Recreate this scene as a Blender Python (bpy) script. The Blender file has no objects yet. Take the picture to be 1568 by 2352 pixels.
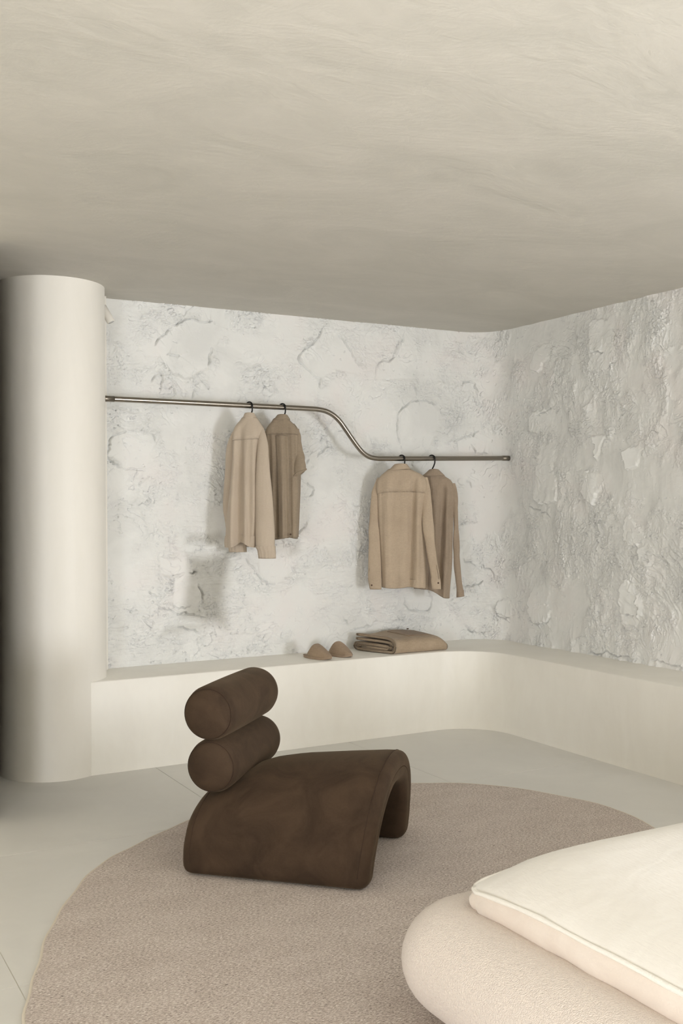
import bpy, bmesh, math, random
import numpy as np
from mathutils import Vector, Matrix
random.seed(7)
rng = np.random.default_rng(11)
D = bpy.data; scene = bpy.context.scene; COL = scene.collection
PI = math.pi

# ------------------------------------------------------------------ camera
cam_d = D.cameras.new('camera'); cam = D.objects.new('camera', cam_d); COL.objects.link(cam)
cam_d.sensor_fit = 'VERTICAL'; cam_d.sensor_height = 36.0
cam_d.lens = 36.0 * 2385.2 / 2352.0
cam_d.shift_y = -10.3 / 2352.0
cam_d.clip_start = 0.05
cam.matrix_world = (Matrix.Translation((0, 0, 1.4)) @ Matrix.Rotation(math.radians(-29.156), 4, 'Z')
                    @ Matrix.Rotation(math.radians(90), 4, 'X') @ Matrix.Rotation(math.radians(-0.303), 4, 'Z'))
scene.camera = cam
# ------------------------------------------------------------------ world, lights, exposure
world = D.worlds.new('world'); scene.world = world; world.use_nodes = True
bg = world.node_tree.nodes['Background']
bg.inputs[0].default_value = (0.86, 0.93, 1.0, 1); bg.inputs[1].default_value = 0.8
def area(name, loc, target, sx, sy, power, col):
    l = D.lights.new(name, 'AREA'); l.shape = 'RECTANGLE'; l.size = sx; l.size_y = sy
    l.energy = power; l.color = col
    o = D.objects.new(name, l); COL.objects.link(o); o.location = loc
    o.rotation_euler = (Vector(target) - Vector(loc)).to_track_quat('-Z', 'Y').to_euler()
    return o
area('daylight_left_window', (-2.90, -1.7, 0.95), (0, -1.7, 0.95), 1.9, 1.3, 178, (0.932, 0.948, 1.0))
area('daylight_right_window', (4.36, -1.70, 0.84), (0, -0.3, 0.84), 2.4, 1.1, 432, (0.94, 0.95, 1.0))
vs = scene.view_settings
vs.view_transform = 'Standard'; vs.look = 'None'; vs.gamma = 1.0; vs.use_curve_mapping = False
vs.exposure = 0.0
scene.cycles.max_bounces = 10; scene.cycles.diffuse_bounces = 7
scene.cycles.caustics_reflective = False; scene.cycles.caustics_refractive = False

# ------------------------------------------------------------------ helpers
def tag(o, label=None, cat=None, group=None, kind=None):
    if label: o['label'] = label
    if cat: o['category'] = cat
    if group: o['group'] = group
    if kind: o['kind'] = kind
    return o
def empty(name, loc, rz=0, **k):
    o = D.objects.new(name, None); COL.objects.link(o); o.location = loc; o.rotation_euler = (0, 0, rz)
    o.empty_display_size = 0.05
    return tag(o, **k)
def link(name, me, mat, parent=None, smooth=True):
    if smooth: me.polygons.foreach_set('use_smooth', [True] * len(me.polygons))
    me.materials.append(mat)
    o = D.objects.new(name, me); COL.objects.link(o)
    if parent: o.parent = parent
    return o
def mesh(name, v, f, mat, parent=None, smooth=True):
    me = D.meshes.new(name); me.from_pydata([tuple(map(float, p)) for p in v], [], [list(map(int, q)) for q in f]); me.update()
    return link(name, me, mat, parent, smooth)
def bm_obj(name, bm, mat, parent=None, smooth=True):
    bmesh.ops.recalc_face_normals(bm, faces=bm.faces)
    me = D.meshes.new(name); bm.to_mesh(me); bm.free()
    return link(name, me, mat, parent, smooth)
def subsurf(o, n=1):
    m = o.modifiers.new('subsurf', 'SUBSURF'); m.levels = n; m.render_levels = n; return o
def box(bm, x0, x1, y0, y1, z0, z1, bevel=0):
    r = bmesh.ops.create_cube(bm, size=1)
    for v in r['verts']:
        v.co = Vector(((x0 + x1) / 2 + v.co.x * (x1 - x0), (y0 + y1) / 2 + v.co.y * (y1 - y0), (z0 + z1) / 2 + v.co.z * (z1 - z0)))
    if bevel:
        es = list({e for v in r['verts'] for e in v.link_edges})
        bmesh.ops.bevel(bm, geom=es, offset=bevel, segments=2, affect='EDGES')
def grid_faces(nr, nc, closed_c=True, closed_r=False):
    f = []
    for i in range(nr if closed_r else nr - 1):
        i2 = (i + 1) % nr
        for j in range(nc if closed_c else nc - 1):
            j2 = (j + 1) % nc
            f.append((i * nc + j, i * nc + j2, i2 * nc + j2, i2 * nc + j))
    return f
def catmull(P, n, closed=False):
    P = [np.array(p, float) for p in P]; out = []
    m = len(P)
    for i in range(m if closed else m - 1):
        if closed: a, b, c, d = P[i - 1], P[i], P[(i + 1) % m], P[(i + 2) % m]
        else: a, b, c, d = P[max(i - 1, 0)], P[i], P[i + 1], P[min(i + 2, m - 1)]
        for k in range(n):
            t = k / n
            out.append(.5 * ((2 * b) + (-a + c) * t + (2 * a - 5 * b + 4 * c - d) * t * t + (-a + 3 * b - 3 * c + d) * t ** 3))
    if not closed: out.append(P[-1])
    return np.array(out)
def tube(name, pts, r, mat, parent=None, seg=12, caps=True, closed=False):
    P = np.array(pts, float); n = len(P); R = np.full(n, r) if np.isscalar(r) else np.array(r)
    V = []; up = None
    for i in range(n):
        if closed: t = P[(i + 1) % n] - P[i - 1]
        else: t = P[min(i + 1, n - 1)] - P[max(i - 1, 0)]
        t = t / (np.linalg.norm(t) + 1e-9)
        if up is None:
            up = np.array([0, 0, 1.0]) if abs(t[2]) < .9 else np.array([0, 1.0, 0])
        a = np.cross(t, up); a /= np.linalg.norm(a); b = np.cross(a, t); up = b
        for k in range(seg):
            q = 2 * PI * k / seg; V.append(P[i] + R[i] * (a * math.cos(q) + b * math.sin(q)))
    F = grid_faces(n, seg, True, closed)
    if caps and not closed:
        F.append(tuple(range(seg))[::-1]); F.append(tuple((n - 1) * seg + k for k in range(seg)))
    return mesh(name, V, F, mat, parent)

# ------------------------------------------------------------------ numpy gradient noise
_perm = rng.permutation(256); _perm = np.concatenate([_perm, _perm])
_ga = rng.uniform(0, 2 * PI, 256); _gx = np.cos(_ga); _gy = np.sin(_ga)
def pnoise(x, y):
    xi = np.floor(x).astype(np.int64); yi = np.floor(y).astype(np.int64)
    xf = x - xi; yf = y - yi; xi &= 255; yi &= 255
    u = xf * xf * xf * (xf * (xf * 6 - 15) + 10); v = yf * yf * yf * (yf * (yf * 6 - 15) + 10)
    def g(ix, iy, dx, dy):
        h = _perm[_perm[ix & 255] + (iy & 255)]; return _gx[h] * dx + _gy[h] * dy
    a = g(xi, yi, xf, yf); b = g(xi + 1, yi, xf - 1, yf); c = g(xi, yi + 1, xf, yf - 1); d = g(xi + 1, yi + 1, xf - 1, yf - 1)
    return 1.5 * ((a + u * (b - a)) + v * ((c + u * (d - c)) - (a + u * (b - a))))
def fbm(x, y, o=4, g=.5):
    s = 0; a = 1
    for k in range(o):
        s = s + a * pnoise(x + 17.3 * k, y - 9.1 * k); x = x * 2.03; y = y * 2.03; a *= g
    return s
def sst(a, b, x):
    t = np.clip((x - a) / (b - a), 0, 1); return t * t * (3 - 2 * t)

# ------------------------------------------------------------------ materials
def srgb(r, g, b):
    f = lambda c: (c / 255 / 12.92) if c / 255 <= .04045 else ((c / 255 + .055) / 1.055) ** 2.4
    return (f(r), f(g), f(b), 1)
class NT:
    def __init__(s, name, rough=.6, spec=.3):
        s.m = D.materials.new(name); s.m.use_nodes = True; s.t = s.m.node_tree
        s.b = s.t.nodes['Principled BSDF']; s.b.inputs['Roughness'].default_value = rough
        s.b.inputs['Specular IOR Level'].default_value = spec
        s.co = s.t.nodes.new('ShaderNodeTexCoord').outputs['Object']
    def n(s, typ, **k):
        n = s.t.nodes.new(typ)
        for a, v in k.items():
            if a in n.inputs: 
                if hasattr(v, 'is_output') or isinstance(v, bpy.types.NodeSocket): s.t.links.new(v, n.inputs[a])
                else: n.inputs[a].default_value = v
            else: setattr(n, a, v)
        return n
    def l(s, a, b): s.t.links.new(a, b)
    def mapped(s, scale=(1, 1, 1), rot=(0, 0, 0)):
        n = s.n('ShaderNodeMapping'); n.inputs['Scale'].default_value = scale; n.inputs['Rotation'].default_value = rot
        s.l(s.co, n.inputs['Vector']); return n.outputs[0]
    def noise(s, scale, detail=4, rough=.55, vec=None, dist=0):
        n = s.n('ShaderNodeTexNoise'); n.inputs['Scale'].default_value = scale; n.inputs['Detail'].default_value = detail
        n.inputs['Roughness'].default_value = rough; n.inputs['Distortion'].default_value = dist
        s.l(vec or s.co, n.inputs['Vector']); return n.outputs['Fac']
    def ramp(s, fac, stops, interp='LINEAR'):
        n = s.n('ShaderNodeValToRGB'); s.l(fac, n.inputs[0]); e = n.color_ramp.elements; n.color_ramp.interpolation = interp
        while len(e) < len(stops): e.new(.5)
        for i, (p, c) in enumerate(stops): e[i].position = p; e[i].color = c if len(c) == 4 else (*c, 1)
        return n.outputs[0]
    def mix(s, fac, a, b, mode='MIX'):
        n = s.n('ShaderNodeMix'); n.data_type = 'RGBA'; n.blend_type = mode
        for idx, v in ((0, fac), (6, a), (7, b)):
            if isinstance(v, bpy.types.NodeSocket): s.l(v, n.inputs[idx])
            else: n.inputs[idx].default_value = v
        return n.outputs[2]
    def math(s, op, a, b=0.0):
        n = s.n('ShaderNodeMath'); n.operation = op
        for i, v in enumerate((a, b)):
            if isinstance(v, bpy.types.NodeSocket): s.l(v, n.inputs[i])
            else: n.inputs[i].default_value = v
        return n.outputs[0]
    def bump(s, h, strength, dist=.01, nrm=None):
        n = s.n('ShaderNodeBump'); n.inputs['Strength'].default_value = strength; n.inputs['Distance'].default_value = dist
        s.l(h, n.inputs['Height'])
        if nrm: s.l(nrm, n.inputs['Normal'])
        s.l(n.outputs[0], s.b.inputs['Normal']); return n.outputs[0]
    def color(s, c):
        if isinstance(c, bpy.types.NodeSocket): s.l(c, s.b.inputs['Base Color'])
        else: s.b.inputs['Base Color'].default_value = c
        return s

def microcement(name, c1, c2, rough, sc=(1, 1, 1), bs=.15):
    t = NT(name, rough, .35)
    a = t.noise(1.6, 6, .6, t.mapped(sc), .8); b = t.noise(9, 5, .6, t.mapped(sc), 1.2)
    f = t.math('ADD', t.math('MULTIPLY', a, .7), t.math('MULTIPLY', b, .3))
    t.color(t.ramp(f, [(.34, c1), (.66, c2)]))
    t.bump(t.math('ADD', a, t.math('MULTIPLY', b, .25)), bs, .02)
    t.l(t.ramp(b, [(.3, (rough - .07,) * 3), (.7, (rough + .07,) * 3)]), t.b.inputs['Roughness'])
    return t.m
M = {}
M['bench'] = microcement('cream_microcement', srgb(237, 234, 226), srgb(245, 243, 236), .42, (1, 1, .35), .08)
M['column'] = microcement('cream_column_microcement', srgb(233, 230, 222), srgb(240, 237, 230), .50, (1, 1, .25), .08)
M['floor'] = microcement('grey_beige_floor_tile', srgb(219, 218, 214), srgb(228, 227, 223), .45, (1, 1, 1), .05)
M['ceiling'] = microcement('beige_ceiling_plaster', srgb(189, 186, 177), srgb(203, 199, 190), .62, (1, 1.7, 1), .35)
t = NT('floor_joint', .7); t.color(srgb(222, 219, 208)); M['joint'] = t.m
t = NT('painted_room_wall', .7); t.color(srgb(226, 221, 208)); M['plain'] = t.m
t = NT('unseen_dark_lining', .8); t.color(srgb(58, 53, 46)); M['dark'] = t.m  # for the unseen lining added to absorb light
# rough white plaster
t = NT('white_rough_plaster', .62, .25)
a = t.noise(2.2, 6, .6, None, .6); b = t.noise(14, 6, .65, None, 1.0); cn = t.noise(70, 5, .65, None, .5)
col = t.ramp(a, [(.33, srgb(222, 223, 221)), (.5, srgb(232, 233, 231)), (.67, srgb(233, 231, 229))])
at = t.n('ShaderNodeAttribute'); at.attribute_name = 'grey_patch'
gp = t.math('MULTIPLY', at.outputs['Fac'], t.ramp(b, [(.25, (.75,) * 3), (.7, (1,) * 3)]))
col = t.mix(gp, col, srgb(176, 174, 166)); t.color(col)
at2 = t.n('ShaderNodeAttribute'); at2.attribute_name = 'rough'
h = t.math('MULTIPLY', t.math('ADD', t.math('MULTIPLY', b, 1.0), t.math('MULTIPLY', cn, .5)), at2.outputs['Fac'])
t.bump(h, .55, .012); M['plaster'] = t.m
# metal, plastic
t = NT('brushed_steel', .28); t.b.inputs['Metallic'].default_value = 1
t.color(srgb(150, 143, 133)); t.bump(t.noise(300, 2, .5, t.mapped((.02, 1, 1))), .04, .002); M['steel'] = t.m
t = NT('steel_socket', .38); t.b.inputs['Metallic'].default_value = 1; t.color(srgb(138, 131, 120)); M['steel2'] = t.m
t = NT('black_plastic', .4); t.color((.008, .008, .008, 1)); M['black'] = t.m
t = NT('white_lamp_metal', .4); t.color(srgb(232, 229, 222)); M['white'] = t.m
t = NT('lamp_lens', .2); t.color((.6, .6, .58, 1)); M['lens'] = t.m
t = NT('window_glass', .0); t.b.inputs['Transmission Weight'].default_value = 1; t.color((1, 1, 1, 1)); M['glass'] = t.m
# suede
def suede(name, c1, c2):
    t = NT(name, .85, .15)
    a = t.noise(5.5, 5, .6, None, 1.2); b = t.noise(160, 3, .6)
    t.color(t.ramp(t.math('ADD', t.math('MULTIPLY', a, .85), t.math('MULTIPLY', b, .15)), [(.36, c1), (.64, c2)]))
    t.b.inputs['Sheen Weight'].default_value = .2; t.b.inputs['Sheen Roughness'].default_value = .4
    t.b.inputs['Sheen Tint'].default_value = (.55, .42, .28, 1)
    t.bump(t.math('ADD', b, t.math('MULTIPLY', a, 2.0)), .12, .004); return t.m
M['suede'] = suede('brown_suede', srgb(58, 46, 36), srgb(75, 60, 47))
t = NT('suede_seam', .9); t.color(srgb(62, 47, 37)); M['seam'] = t.m
# cloth
def cloth(name, c1, c2, sc=(1, 1, 1), weave=420, bump=.25, rough=.85, wrinkle=.45):
    t = NT(name, rough, .15)
    w = t.noise(weave, 2, .5, t.mapped((1, 1, .25))); w2 = t.noise(weave, 2, .5, t.mapped((.12, .12, 1.2)))
    a = t.noise(6, 4, .6)
    f = t.math('ADD', t.math('MULTIPLY', t.math('ADD', w, w2), .3), t.math('MULTIPLY', a, .4))
    t.color(t.ramp(f, [(.38, c1), (.62, c2)]))
    t.b.inputs['Sheen Weight'].default_value = .12
    wr = t.noise(16, 3, .5, t.mapped((1, 1, .3)), .8)
    nb = t.bump(wr, wrinkle, .012); t.bump(t.math('ADD', w, w2), bump, .0015, nb); return t.m
M['shirt1'] = cloth('pale_sand_satin_cotton', srgb(184, 170, 153), srgb(194, 180, 163), bump=.08, weave=700)
M['shirt2'] = cloth('olive_tan_linen', srgb(142, 128, 110), srgb(160, 145, 126))
M['shirt3'] = cloth('warm_tan_linen', srgb(174, 157, 137), srgb(190, 173, 152), bump=.35)
M['shirt4'] = cloth('taupe_linen', srgb(148, 132, 115), srgb(164, 148, 130), wrinkle=1.0)
M['blanket'] = cloth('tan_wool', srgb(156, 139, 118), srgb(175, 157, 135), weave=260, bump=.5)
M['blanket_shade'] = cloth('shaded_wool', srgb(140, 120, 100), srgb(156, 136, 114), weave=260, bump=.5)  # darker tone stands in for shading on the folded top
M['slipper'] = cloth('taupe_felt', srgb(152, 132, 112), srgb(170, 150, 128), weave=300, bump=.3)
M['sole'] = cloth('taupe_sole_felt', srgb(158, 138, 118), srgb(172, 152, 132), weave=300)
t = NT('horn_button', .3); t.color(srgb(78, 58, 44)); M['button'] = t.m
# rug
t = NT('heather_wool_rug', .95, .1)
v1 = t.mapped((1.0, .5, 1), (0, 0, 1.0)); v2 = t.mapped((.5, 1.0, 1), (0, 0, -.55))
f1 = t.noise(260, 3, .65, v2); f2 = t.noise(170, 4, .7, v2); f3 = t.noise(10, 4, .6, v2); f4 = t.noise(75, 2, .5, v2)
f = t.math('ADD', t.math('MULTIPLY', f1, .46), t.math('ADD', t.math('MULTIPLY', f2, .46), t.math('MULTIPLY', f3, .08)))
col = t.ramp(f, [(.38, srgb(132, 117, 107)), (.47, srgb(200, 186, 176)), (.53, srgb(215, 202, 193)), (.61, srgb(250, 243, 236))])
col = t.mix(t.ramp(f4, [(.72, (0, 0, 0)), (.77, (1, 1, 1))]), col, srgb(104, 88, 76))
t.color(col); t.b.inputs['Sheen Weight'].default_value = .2
t.bump(t.math('ADD', f1, f2), .7, .006); M['rug'] = t.m
t = NT('rug_binding', .9); t.color(srgb(222, 213, 198)); t.bump(t.noise(200, 3), .4, .004); M['binding'] = t.m
# bed
t = NT('ivory_boucle', .95, .1)
vo = t.n('ShaderNodeTexVoronoi'); vo.inputs['Scale'].default_value = 300; t.l(t.co, vo.inputs['Vector'])
nn = t.noise(190, 4, .7)
hh = t.math('ADD', t.math('MULTIPLY', t.math('SUBTRACT', 1.0, vo.outputs['Distance']), .8), nn)
t.color(t.ramp(nn, [(.3, srgb(230, 217, 207)), (.7, srgb(242, 232, 223))])); t.b.inputs['Sheen Weight'].default_value = .3
t.bump(hh, .7, .0042); M['boucle'] = t.m
t = NT('cream_velvet_cover', .92, .1)
a = t.noise(4, 5, .6, t.mapped((1, 2.2, 1)), 1.5); b = t.noise(130, 4, .6, t.mapped((1, .3, 1)))
t.color(t.ramp(a, [(.3, srgb(234, 230, 223)), (.7, srgb(242, 239, 233))])); t.b.inputs['Sheen Weight'].default_value = .4
t.bump(t.math('ADD', b, t.math('MULTIPLY', a, 1.2)), .3, .006); M['cover'] = t.m
t = NT('blush_cover_side', .92, .1); a = t.noise(7, 5, .6, None, 1); b = t.noise(180, 4, .6)
t.color(t.ramp(a, [(.3, srgb(229, 217, 206)), (.7, srgb(237, 227, 217))])); t.b.inputs['Sheen Weight'].default_value = .3
t.bump(t.math('ADD', b, a), .3, .005); M['coverside'] = t.m
t = NT('white_piping', .9); t.color(srgb(246, 243, 236)); t.bump(t.noise(240, 3), .5, .004); M['piping'] = t.m

# ================================================================== STRUCTURE
ZC = 2.60; ZB = .49; VW = 5.821; UW = 4.428; VF = 5.403; UF = 4.019; RW = .25; RB = .33
UL = -3.0; VR = -3.2
def struct(o): o['kind'] = 'structure'; return o
# ---- floor of 1.2 m tiles with thin recessed joints
bm = bmesh.new(); box(bm, UL - .1, UW + .2, VR - .1, VW + .2, -.12, -.0022)
floor = struct(bm_obj('floor', bm, M['joint'], smooth=False))
us = sorted({UL, UW} | {round(1.851 + 1.2 * k, 3) for k in range(-5, 4) if UL + .05 < 1.851 + 1.2 * k < UW - .05})
vvs = sorted({VR, VW} | {round(4.326 + 1.2 * k, 3) for k in range(-7, 3) if VR + .05 < 4.326 + 1.2 * k < VW - .05})
for i in range(len(us) - 1):
    for j in range(len(vvs) - 1):
        bm = bmesh.new(); g = .0013
        box(bm, us[i] + g, us[i + 1] - g, vvs[j] + g, vvs[j + 1] - g, -.03, 0, .0006)
        bm_obj('tile', bm, M['floor'], floor, smooth=False)
# ---- ceiling
bm = bmesh.new(); box(bm, UL - .1, UW + .2, VR - .1, VW + .2, ZC, ZC + .12)
struct(bm_obj('ceiling', bm, M['ceiling'], smooth=False))
CRACKS = [[(2,2.347),(2.031,2.396),(2.093,2.451),(2.156,2.499),(2.201,2.521),(2.264,2.518),(2.319,2.512),(2.375,2.526)],
  [(1.722,1.707),(1.726,1.682),(1.777,1.654),(1.827,1.626),(1.879,1.631),(1.93,1.627),(1.948,1.607)],
  [(1.722,1.707),(1.735,1.74),(1.74,1.802),(1.786,1.828),(1.837,1.85),(1.897,1.852)],
  [(1.966,1.846),(1.992,1.826),(2.018,1.784)],
  [(2.281,2.169),(2.331,2.138),(2.34,2.117),(2.349,2.143)],
  [(2.082,2.095),(2.113,2.122),(2.126,2.097),(2.132,2.055)],
  [(2.234,2.047),(2.244,2.077),(2.257,2.13),(2.28,2.165)],
  [(2.336,2.246),(2.344,2.298),(2.369,2.369)],
  [(1.977,2.132),(2.003,2.167),(2.034,2.194),(2.051,2.186),(2.054,2.153),(2.038,2.093)],
  [(2.074,2.298),(2.119,2.305),(2.154,2.303),(2.141,2.281)],
  [(2.11,2.389),(2.137,2.382),(2.148,2.366)],
  [(3.168,2.542),(3.13,2.547),(3.109,2.528),(3.087,2.479),(3.044,2.433),(2.99,2.406),(2.958,2.366),(2.939,2.331),(2.979,2.292),(3.032,2.252),(3.064,2.226),(3.096,2.218),(3.09,2.185),(3.106,2.138)],
  [(3.217,2.513),(3.272,2.464),(3.327,2.4),(3.36,2.335),(3.427,2.29)],
  [(3.729,2.567),(3.723,2.517),(3.681,2.484),(3.664,2.443),(3.646,2.387),(3.616,2.361),(3.564,2.362),(3.513,2.32),(3.512,2.276),(3.501,2.226)],
  [(3.768,2.231),(3.804,2.213),(3.815,2.173),(3.833,2.152)],
  [(3.701,1.8),(3.678,1.869),(3.674,1.938),(3.678,2.008),(3.714,2.059),(3.761,2.086),(3.809,2.108),(3.869,2.114),(3.941,2.104),(3.99,2.081)],
  [(4.112,1.851),(4.212,1.874),(4.284,1.901),(4.325,1.922)],
  [(4.257,1.839),(4.283,1.803),(4.293,1.767),(4.386,1.766)],
  [(4.202,2.213),(4.209,2.26),(4.275,2.257),(4.296,2.216),(4.316,2.175)],
  [(2.991,1.67),(3.023,1.713)],
  [(3.061,1.719),(3.147,1.787),(3.169,1.802)],
  [(2.933,1.596),(2.975,1.568),(3.022,1.535),(3.049,1.512),(3.038,1.483),(3.011,1.464)],
  [(4.217,1.588),(4.25,1.568),(4.261,1.526)],
  [(4.171,1.28),(4.226,1.294),(4.28,1.289),(4.312,1.299)],
  [(4.188,1.043),(4.236,1.021),(4.279,1),(4.3,0.979)],
  [(4.31,1.01),(4.351,0.974),(4.392,0.974),(4.408,0.949),(4.418,0.908)],
  [(4.193,0.848),(4.268,0.855),(4.32,0.87),(4.35,0.881)],
  [(4.217,0.564),(4.266,0.536),(4.328,0.535),(4.39,0.552)],
  [(3.73,0.808),(3.723,0.758),(3.753,0.717),(3.836,0.702),(3.908,0.699),(3.933,0.728),(3.939,0.818)],
  [(3.245,0.705),(3.283,0.655),(3.305,0.625)],
  [(3.305,0.605),(3.394,0.619),(3.485,0.623)],
  [(2.92,1.23),(2.952,1.257),(2.984,1.285),(3.016,1.313)],
  [(3.301,0.847),(3.307,0.885),(3.329,0.908)],
  [(1.978,0.841),(2.018,0.83),(2.031,0.813),(2.084,0.806),(2.119,0.787),(2.146,0.773),(2.173,0.784),(2.218,0.769),(2.263,0.758),(2.323,0.746)],
  [(2.201,1.022),(2.238,1.012),(2.274,1.011)],
  [(1.957,0.926),(1.979,0.9),(2.009,0.881),(2.031,0.884),(2.04,0.863)],
  [(1.927,0.96),(1.922,0.936)],
  [(2.574,1.101),(2.593,1.065),(2.631,1.029),(2.67,0.974),(2.718,0.928),(2.787,0.925)],
  [(2.274,0.955),(2.301,0.885),(2.301,0.842),(2.296,0.808)],
  [(2.576,0.556),(2.59,0.519),(2.609,0.505)],
  [(2.111,0.843),(2.128,0.816),(2.182,0.809),(2.227,0.828)],
  [(2.128,0.706),(2.199,0.684),(2.254,0.664),(2.3,0.657)],
  [(5.492,2.214),(5.507,2.231),(5.544,2.256),(5.575,2.274)],
  [(5.348,2.334),(5.408,2.333),(5.472,2.328)],
  [(5.512,2.163),(5.502,2.209),(5.523,2.251)],
  [(4.838,1.995),(4.9,2.006),(4.991,2.034)],
  [(4.745,1.402),(4.846,1.377),(4.932,1.353),(4.956,1.313)],
  [(5.476,1.474),(5.481,1.421),(5.47,1.377),(5.433,1.369)],
  [(4.726,0.656),(4.777,0.64),(4.839,0.625),(4.926,0.646),(4.963,0.681)],
  [(5.605,0.761),(5.655,0.767),(5.7,0.767)],
  [(5.329,0.497),(5.415,0.504),(5.458,0.531),(5.531,0.51),(5.623,0.514),(5.712,0.515)],
  [(5.828,0.522),(5.913,0.525),(6.004,0.513),(6.065,0.507)],
  [(5.585,0.906),(5.575,0.876)],
  [(5.616,0.996),(5.611,0.959)],
  [(4.426,0.686),(4.453,0.645),(4.512,0.632),(4.57,0.662)]]
SLABS = [[(5.35,2.516),(5.377,2.53),(5.494,2.526),(5.556,2.513),(5.565,2.342),(5.534,2.257),(5.502,2.209),(5.348,2.231)],
  [(4.854,2.444),(4.977,2.431),(4.964,2.368),(4.903,2.336),(4.89,2.297),(4.853,2.273),(4.784,2.306),(4.816,2.38)],
  [(4.813,2.021),(4.991,2.034),(4.966,1.877),(4.787,1.896),(4.775,1.959)],
  [(4.874,1.814),(4.995,1.775),(5.019,1.694),(4.982,1.624),(5.042,1.606),(5.028,1.432),(4.944,1.417),(4.821,1.434),(4.835,1.613)],
  [(5.288,1.614),(5.424,1.602),(5.455,1.541),(5.423,1.504),(5.391,1.482),(5.368,1.399),(5.281,1.469)],
  [(5.622,1.727),(5.77,1.756),(5.721,1.629),(5.641,1.61)],
  [(5.629,1.318),(5.659,1.34),(5.708,1.29),(5.767,1.262),(5.795,1.205),(5.727,1.161),(5.628,1.194)],
  [(5.737,1.154),(5.814,1.185),(5.794,1.113),(5.746,1.093)],
  [(4.804,0.879),(4.952,0.888),(4.927,0.766),(4.963,0.729),(4.938,0.655),(4.839,0.625),(4.777,0.672),(4.752,0.777)],
  [(5.585,0.906),(5.636,0.975),(5.706,0.936),(5.715,0.814),(5.734,0.744),(5.704,0.701),(5.604,0.706),(5.595,0.819)],
  [(4.426,0.686),(4.453,0.756),(4.524,0.777),(4.57,0.737),(4.57,0.67),(4.512,0.632)],
  [(5.285,2.013),(5.33,2.024),(5.362,1.998),(5.318,1.979)],
  [(5.372,1.831),(5.489,1.831),(5.425,1.752),(5.392,1.679)],
  [(4.939,1.513),(5.029,1.52),(5.028,1.432),(4.932,1.425)],
  [(5.715,0.886),(5.764,0.883),(5.768,0.768),(5.729,0.75)]]
SMOOTH = [[(2.004,2.348),(2.093,2.451),(2.201,2.521),(2.319,2.512),(2.411,2.416),(2.336,2.237),(2.226,2.179),(2.118,2.19),(2.048,2.27)],
  [(3.13,2.547),(3.168,2.542),(3.272,2.464),(3.36,2.335),(3.427,2.29),(3.315,2.274),(3.205,2.286),(3.117,2.224),(3.064,2.226),(2.939,2.331),(3.044,2.433)],
  [(3.729,2.567),(3.8,2.502),(3.835,2.365),(3.798,2.242),(3.633,2.233),(3.501,2.226),(3.513,2.32),(3.646,2.387)],
  [(3.701,1.8),(3.674,1.938),(3.714,2.059),(3.809,2.108),(3.941,2.104),(3.99,2.05),(3.977,1.908),(3.915,1.785),(3.795,1.742)],
  [(1.722,1.707),(1.74,1.802),(1.837,1.85),(1.966,1.829),(2.018,1.784),(1.974,1.729),(1.948,1.628),(1.827,1.626)],
  [(3.73,0.808),(3.723,0.758),(3.753,0.717),(3.908,0.699),(3.933,0.728),(3.939,0.818),(3.849,0.862)],
  [(2.111,1.004),(2.265,0.998),(2.301,0.85),(2.254,0.775),(2.119,0.791),(2.102,0.86)],
  [(2.652,1.161),(2.878,1.156),(2.898,1.002),(2.787,0.925),(2.67,0.974)],
  [(2.024,1.117),(2.184,1.112),(2.201,1.018),(2.023,1.015)],
  [(2.182,0.813),(2.31,0.816),(2.323,0.746),(2.146,0.773)],
  [(4.171,1.269),(4.312,1.289),(4.383,1.196),(4.301,1.134),(4.17,1.177)],
  [(4.137,1.872),(4.325,1.916),(4.407,1.873),(4.417,1.78),(4.162,1.78)]]

# ---- rough plaster relief, evaluated along the wall run: s = distance along the wall, z = height
S1 = UW - RW; S2 = S1 + RW * PI / 2
def seg_dist(P, s, z):
    best = np.full(s.shape, 9.0); side = np.zeros(s.shape); along = np.zeros(s.shape); acc = 0
    for i in range(len(P) - 1):
        ax, ay = P[i]; bx, by = P[i + 1]; dx, dy = bx - ax, by - ay; L2 = dx * dx + dy * dy + 1e-12
        t = np.clip(((s - ax) * dx + (z - ay) * dy) / L2, 0, 1)
        ex = s - ax - t * dx; ey = z - ay - t * dy; d = np.hypot(ex, ey)
        nx, ny = -dy, dx
        if nx * 1.0 + ny * .55 < 0: nx, ny = -nx, -ny
        m = d < best; best = np.where(m, d, best); side = np.where(m, np.sign(ex * nx + ey * ny), side)
        L = math.sqrt(L2); along = np.where(m, acc + t * L, along); acc += L
    return best, side, along, acc
def poly_sd(P, s, z):
    n = len(P); d = np.full(s.shape, 9.0); ins = np.zeros(s.shape, bool)
    for i in range(n):
        ax, ay = P[i]; bx, by = P[(i + 1) % n]; dx, dy = bx - ax, by - ay
        t = np.clip(((s - ax) * dx + (z - ay) * dy) / (dx * dx + dy * dy + 1e-12), 0, 1)
        d = np.minimum(d, np.hypot(s - ax - t * dx, z - ay - t * dy))
        c = ((ay > z) != (by > z)) & (s < (bx - ax) * (z - ay) / (by - ay + 1e-12) + ax); ins ^= c
    return np.where(ins, d, -d)
def jitter(P, amp, step, closed=False):
    out = []; P = list(P) + ([P[0]] if closed else [])
    for a, b in zip(P[:-1], P[1:]):
        n = max(1, int(math.hypot(b[0] - a[0], b[1] - a[1]) / step))
        for k in range(n):
            t = k / n; j = 0 if k == 0 else amp
            out.append((a[0] + (b[0] - a[0]) * t + rng.normal() * j, a[1] + (b[1] - a[1]) * t + rng.normal() * j))
    if not closed: out.append(P[-1])
    return out
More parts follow.
